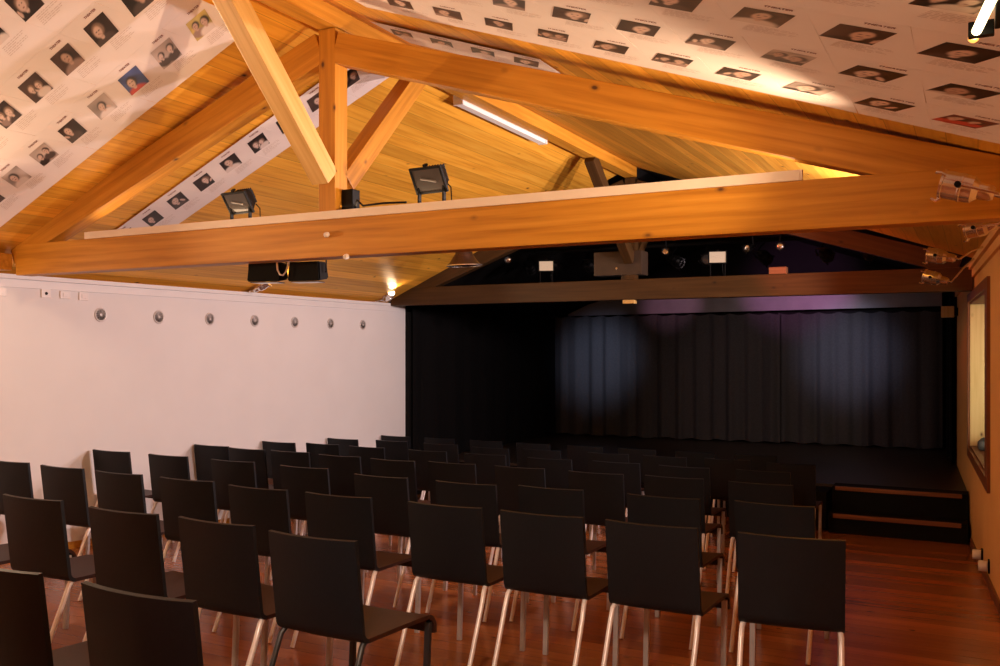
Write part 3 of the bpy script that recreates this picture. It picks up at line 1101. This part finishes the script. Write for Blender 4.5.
# ------------------------------------------------------------------ lamps
def floodlight(base, yaw, pitch, label, lit=False, group=None, s=1.0, hh=0.150):
    """halogen floodlight standing on a two-legged bracket; local -y is the front"""
    M = Matrix.Translation(base) @ Matrix.Rotation(yaw, 4, 'Z') @ Matrix.Scale(s, 4)
    t = empty('floodlight', M, label, 'floodlight', group)
    H = Matrix.Translation((0, 0, hh)) @ Matrix.Rotation(pitch, 4, 'X')
    I = Matrix.Identity(4)
    # housing: tapered body
    bm = bmesh.new()
    hexa(bm, [(-.105, -.03, -.075), (.105, -.03, -.075), (.105, -.03, .075), (-.105, -.03, .075)], [(-.07, .06, -.045), (.07, .06, -.045), (.07, .06, .045), (-.07, .06, .045)])
    bmesh.ops.bevel(bm, geom=bm.edges[:], offset=0.006, segments=2, affect='EDGES')
    for k in range(7):
        x = -0.06 + 0.02 * k
        box_bm(x - .002, x + .002, .02, .075, -.05, .055, 0, bm)
    hs = link('housing', finish(bm, 'housing'), BLACKMET, t, H, True)
    bm = bmesh.new()
    for a in ((-.112, .112, .066, .08), (-.112, .112, -.08, -.066)):
        box_bm(a[0], a[1], -.042, -.026, a[2], a[3], 0.002, bm)
    for a in ((-.112, -.098), (.098, .112)):
        box_bm(a[0], a[1], -.042, -.026, -.066, .066, 0.002, bm)
    link('front_frame', finish(bm, 'front_frame'), BLACKMET, t, H, True)
    link('glass', finish(box_bm(-.098, .098, -.036, -.033, -.066, .066), 'glass'), LITPANEL if lit else GLASSY, t, H, True)
    link('bulb', finish(tube_bm([(-.05, -.0375, .012), (.05, -.0375, -.012)], .006, 8), 'bulb', True), LITPANEL if lit else BULBM, t, H, True)
    link('junction_box', finish(box_bm(-.035, .035, .076, .105, -.03, .03, .005), 'junction_box'), BLACKMET, t, H, True)
    link('latch', finish(box_bm(-.012, .012, -.035, -.01, .081, .094, .002), 'latch'), BLACKMET, t, H, True)
    for sx in (-1, 1):
        link('bracket_leg', finish(box_bm(sx * .088 - .006, sx * .088 + .006, -.012, .012, 0.003, hh, .002), 'bracket_leg'), BLACKMET, t, I, True)
    link('foot_plate', finish(box_bm(-.094, .094, -.014, .014, 0.0, .004), 'foot_plate'), BLACKMET, t, I, True)
    link('cable', finish(tube_bm([(.03, .105, hh - .01), (.05, .125, hh - .04), (.06, .12, .04), (.075, .09, .006)], .004, 6), 'cable', True), BLACKMET, t, I, True)
    return t


floodlight((-4.075, 4.29, 2.0855), math.radians(-4), math.radians(34), 'black halogen floodlight standing on the tie beam left of the king post', s=0.92, hh=0.19)
floodlight((-2.675, 4.29, 2.0855), math.radians(-4), math.radians(30), 'black halogen floodlight standing on the tie beam right of the king post', s=0.95, hh=0.205)
floodlight((-4.355, 9.45, 2.088), math.radians(20), math.radians(4), 'small floodlight with a pale glass on the dark stage beam, left of the brown box', True, None, 0.80, 0.235)
floodlight((-2.395, 9.45, 2.088), math.radians(12), math.radians(4), 'small floodlight with a pale glass on the dark stage beam, right of the brown box', True, None, 0.84, 0.235)


def par_can(loc, d, label, lit=False, s=1.0, material=None, mount=None, lens_mat=None, group=None):
    """spot lamp in a metal can; local +z is the beam direction"""
    material = material or CHROME
    M = aim(loc, d) @ Matrix.Scale(s, 4)
    t = empty('spotlight', M, label, 'spotlight', group)
    I = Matrix.Identity(4)
    lathe('can', [(0.0, -0.13), (0.022, -0.13), (0.030, -0.115), (0.032, -0.075), (0.050, -0.055), (0.053, -0.02), (0.056, -0.018), (0.056, -0.010), (0.053, -0.008),
                  (0.053, 0.045), (0.057, 0.047), (0.057, 0.056), (0.050, 0.056), (0.046, 0.03), (0.0, 0.012)], material, t, I, 24, True)
    lathe('lens', [(0.0, 0.038), (0.030, 0.036), (0.045, 0.030)], lens_mat or (LITLENS if lit else REFLECT), t, I, 20, True)
    for k in range(3):
        a = 2 * math.pi * k / 3 + 0.5
        bm = tube_bm([(0.055 * math.cos(a), 0.055 * math.sin(a), 0.045), (0.066 * math.cos(a), 0.066 * math.sin(a), 0.060), (0.062 * math.cos(a), 0.062 * math.sin(a), 0.078)], 0.006, 6)
        link('filter_clip', finish(bm, 'filter_clip', True), material, t, I, True)
    # yoke
    bm = tube_bm([(0.058, 0, -0.01), (0.066, 0, -0.01), (0.068, 0, -0.07), (0.05, 0, -0.145), (0, 0, -0.155), (-0.05, 0, -0.145), (-0.068, 0, -0.07), (-0.066, 0, -0.01), (-0.058, 0, -0.01)], 0.0055, 8)
    link('yoke', finish(bm, 'yoke', True), material, t, I, True)
    bm = lathe_bm([(0, .066), (.012, .066), (.012, .082), (0, .084)], 10, None, Matrix.Translation((0, 0, -.01)) @ Matrix.Rotation(math.radians(90), 4, 'Y'))
    link('knob', finish(bm, 'knob', True), BLACKMET, t, I, True)
    if mount is not None:
        p = M @ Vector((0, 0, -0.155))
        mid = (p + Vector(mount)) / 2 + Vector((0, 0, 0.015))
        a = link('mounting_arm', finish(tube_bm([p, mid, mount], 0.008, 8), 'mounting_arm', True), material, t)
    return t


rg_ = 'polished spotlights on the right wall'
par_can((-0.07, 4.02, 1.975), (-0.96, 0.10, 0.30), 'polished metal spotlight clamped before the right end of the pine tie beam', mount=(wx(4.05) - 0.06, 4.05, 1.95), s=1.05)
par_can((-0.275, 7.5, 2.025), (-0.95, 0.15, 0.20), 'polished spotlight on the right wall, upper one of the far pair', mount=(wx(7.55) - 0.052, 7.55, 2.08), s=1.05)
par_can((-0.345, 8.5, 1.935), (-0.92, 0.2, 0.28), 'polished spotlight on the right wall, lower one of the far pair', mount=(wx(8.55) - 0.052, 8.55, 2.085), s=1.05)
par_can((-0.01, 6.0, 2.035), (-0.90, 0.30, -0.1), 'polished spotlight half hidden below the right end of the pine beam', mount=(wx(6.05) - 0.052, 6.05, 2.085), s=0.95)
par_can((-6.33, 6.98, 1.975), (0.75, 0.35, 0.55), 'small silver spotlight on top of the white wall below the black floodlights', lit=True, mount=(XL + 0.04, 6.9, 1.902), s=0.9)
par_can((-6.30, 9.15, 1.985), (0.72, -0.45, 0.5), 'small lit silver spotlight on the white wall at the edge of the stage', lit=True, mount=(XL + 0.04, 9.05, 1.902), s=0.9)

# two black lamps hanging below the tie beam
hg = par_can
def hanging_lamp(x, y, z, d, label):
    M = Matrix.Translation((x, y, z)) @ Matrix.Rotation(d, 4, 'Z')
    t = empty('hanging_floodlight', M, label, 'floodlight', 'black floodlights under the tie beam')
    I = Matrix.Identity(4)
    bm = bmesh.new()
    hexa(bm, [(-.12, -.055, -.08), (.12, -.055, -.08), (.12, .06, -.06), (-.12, .06, -.06)], [(-.11, -.05, .045), (.11, -.05, .045), (.11, .05, .045), (-.11, .05, .045)])
    bmesh.ops.bevel(bm, geom=bm.edges[:], offset=.008, segments=2, affect='EDGES')
    link('housing', finish(bm, 'housing'), BLACKMET, t, I, True)
    link('glass', finish(box_bm(-.095, .095, -.052, .052, -.086, -.080), 'glass'), GLASSY, t, I, True)
    link('bracket', finish(tube_bm([(-.128, 0, -.02), (-.134, 0, -.02), (-.134, 0, .085), (.134, 0, .085), (.134, 0, -.02), (.128, 0, -.02)], .006, 6), 'bracket', True), BLACKMET, t, I, True)
    if x > -4:
        return t
    link('cable', finish(tube_bm([(.10, -.056, .04), (.115, -.075, -.01), (.135, -.08, -.04), (.155, -.078, -.045), (.172, -.07, -.02), (.18, -.055, .03), (.18, -.03, .085)], .006, 6), 'cable', True), LEGM, t, I, True)
    return t


hanging_lamp(-4.065, 4.52, 1.845, math.radians(12), 'black floodlight hanging below the pine tie beam, the left one')
hanging_lamp(-3.80, 4.60, 1.845, math.radians(8), 'black floodlight hanging below the pine tie beam, the right one')
for p in ((-4.065, 4.52), (-3.80, 4.60)):
    pass
tag(box('lamp_rail', -4.35, -3.55, 4.49, 4.63, 1.942, 1.968, BLACKMET, bevel=0.003), 'black rail behind the tie beam carrying the two hanging floodlights', 'rail')
beam_hang = bpy.data.objects['lamp_rail']
# rail arms reaching to the tie beam
for x in (-4.3, -3.62):
    link('rail_arm', finish(box_bm(x - .015, x + .015, 4.336, 4.489, 1.945, 1.965), 'rail_arm'), BLACKMET, beam_hang)

# fluorescent batten under the ridge
ft = empty('fluorescent_lamp', (-3.40, 6.66, 3.2), 'white fluorescent batten fixed along the left edge of the ridge beam', 'lamp')
box('housing', -3.490, -3.408, 5.90, 7.42, 3.195, 3.240, TUBEWHITE, ft, 0.006)
box('diffuser', -3.482, -3.414, 5.93, 7.39, 3.165, 3.194, TUBEWHITE, ft, 0.006)
for y in (5.915, 7.405):
    box('end_cap', -3.491, -3.407, y - 0.012, y + 0.012, 3.163, 3.241, SOCKW, ft, 0.003)

# glowing tube on the right slope near the viewer
tl = empty('tube_lamp', (0.02, 2.3, 2.05), 'glowing lamp tube on the poster ceiling at the upper right corner', 'lamp')
tube('tube', [(-0.006, 2.46, 2.088), (0.045, 2.03, 2.068)], 0.011, GLOW, tl, 12)
tag(tube('tube_end', [(-0.009, 2.485, 2.089), (-0.006, 2.462, 2.088)], 0.0125, GLOWEND, tl, 12), 'orange glowing tube end')
box('holder', 0.035, 0.115, 2.0, 2.42, 2.082, 2.10, BLACKMET, tl, 0.004)
box('socket', -0.02, 0.035, 2.425, 2.45, 2.075, 2.11, BLACKMET, tl, 0.003)

# black control box beside the king post with its cable along the beam
cb = empty('control_box', (-3.235, 4.30, 2.086), 'small black control box behind the foot of the king post', 'control box')
box('housing', -3.275, -3.195, 4.265, 4.335, 2.0865, 2.26, BLACKMET, cb, 0.006)
link('cable', finish(tube_bm([(-3.197, 4.29, 2.15), (-3.16, 4.26, 2.19), (-3.10, 4.235, 2.150), (-2.95, 4.222, 2.152), (-2.80, 4.225, 2.146)], 0.006, 8), 'cable', True), BLACKMET, cb)
# white pegs on the beam
for x, z, lb in ((-3.33, 1.995, 'tiny pale peg on the front of the tie beam below the king post'), (-3.19, 1.862, 'tiny pale peg under the tie beam edge below the king post')):
    t = lathe('peg', [(0.0, 0.0), (0.016, 0.0), (0.016, 0.018), (0.010, 0.034), (0.0, 0.036)], SOCKW, None, aim((x, 4.203, z), (0.3, -1, -0.2)), 12)
    tag(t, lb, 'peg')

# stage beam furniture
bx = empty('equipment_box', (-3.48, 9.47, 2.09), 'brown equipment box standing on the middle of the dark stage beam', 'equipment box')
box('cabinet', -3.755, -3.205, 9.40, 9.62, 2.135, 2.395, BOXB, bx, 0.008)
box('foot', -3.45, -3.30, 9.43, 9.53, 2.086, 2.134, BOXB, bx, 0.004)
lathe('indicator', [(0.0, 0), (0.012, 0), (0.012, 0.004), (0, 0.005)], REFLECT, bx, aim((-3.49, 9.399, 2.21), (0, -1, 0)), 12)
t = empty('beam_block', (-3.36, 9.42, 1.865), 'small pale wooden block under the middle of the dark stage beam', 'block')
box('block', -3.425, -3.295, 9.41, 9.50, 1.825, 1.864, PINE_PALE, t, 0.004)
t = empty('beam_block', (-1.78, 9.45, 2.086), 'small pale wooden block on top of the dark stage beam, right of the floodlights', 'block')
box('block', -1.865, -1.695, 9.40, 9.50, 2.086, 2.155, NOSING, t, 0.004)
# bell-shaped pendant near the left
M = aim((-4.72, 8.2, 2.30), (0.02, 0.04, -1))
bl = empty('bell_lamp', M, 'bell-shaped metal lamp with a bright rim, hanging in front of the dark rafter', 'lamp')
lathe('shade', [(0.0, -0.16), (0.05, -0.16), (0.07, -0.13), (0.09, -0.02), (0.15, 0.07), (0.185, 0.10), (0.18, 0.105), (0.145, 0.075), (0.08, -0.02), (0.0, -0.05)],
      noise_mat('dark_lacquered_metal', (0.08, 0.05, 0.045), (0.11, 0.07, 0.06), 10, 0.25, metal=0.8), bl, Matrix.Identity(4), 28, True)
lathe('rim', [(0.178, 0.098), (0.188, 0.098), (0.190, 0.108), (0.180, 0.109)], CHROME, bl, Matrix.Identity(4), 28, True)
tube('stem', [(-4.72, 8.195, 2.461), (-4.72, 8.195, 2.58), (-4.72, 8.195, zl(-4.735) - .004)], 0.012, BLACKMET, bl)
# stage lanterns on a bar
bar = tag(tube('lighting_bar', [(-5.1, 10.35, 2.545), (-0.7, 10.35, 2.545)], 0.024, BLACKMET), 'black lighting bar above the front of the stage', 'bar')
for x in (-4.9, -3.6, -1.9):
    link('hanger', finish(tube_bm([(x, 10.35, 2.545), (x, 10.35, (zl(x) if x < RIDGE_X else zr(x)) - 0.002)], 0.012, 8), 'hanger', True), BLACKMET, bar)
lan = [(-5.0, (-0.3, 1, -.35), 'leftmost'), (-4.65, (0.1, 1, -.5), 'second from the left'), (-4.2, (-0.2, 1, -.3), 'third from the left'), (-3.10, (0.1, 1, -.2), 'in the middle'),
       (-2.75, (0.3, -0.9, .1), 'turned to the seats'), (-2.10, (0.2, 1, -.3), 'third from the right'), (-1.45, (0.1, 1, -.3), 'second from the right'), (-1.0, (-.3, 1, -.3), 'rightmost')]
for x, d, nm in lan:
    par_can((x, 10.36, 2.35), d, 'black stage lantern on the bar above the stage, ' + nm, s=1.25, material=BLACKMET, lens_mat=GLASSY, mount=(x, 10.35, 2.508), group='black lanterns on the stage lighting bar')
for x, d, nm in [(-5.0, (0.3, -.8, -.1), 'left'), (-3.05, (0.25, -.9, .2), 'middle'), (-2.15, (-.2, -.8, -.2), 'right of the middle'), (-1.82, (0.2, -.9, -.1), 'far right')]:
    par_can((x, 9.75, 2.40), d, 'small black spotlight with bright lens behind the stage beam, ' + nm, s=0.8, material=BLACKMET, lens_mat=CHROME, mount=(x, 9.80, (zl(x) if x < RIDGE_X else zr(x)) - 0.002), group='polished spotlights behind the stage beam')
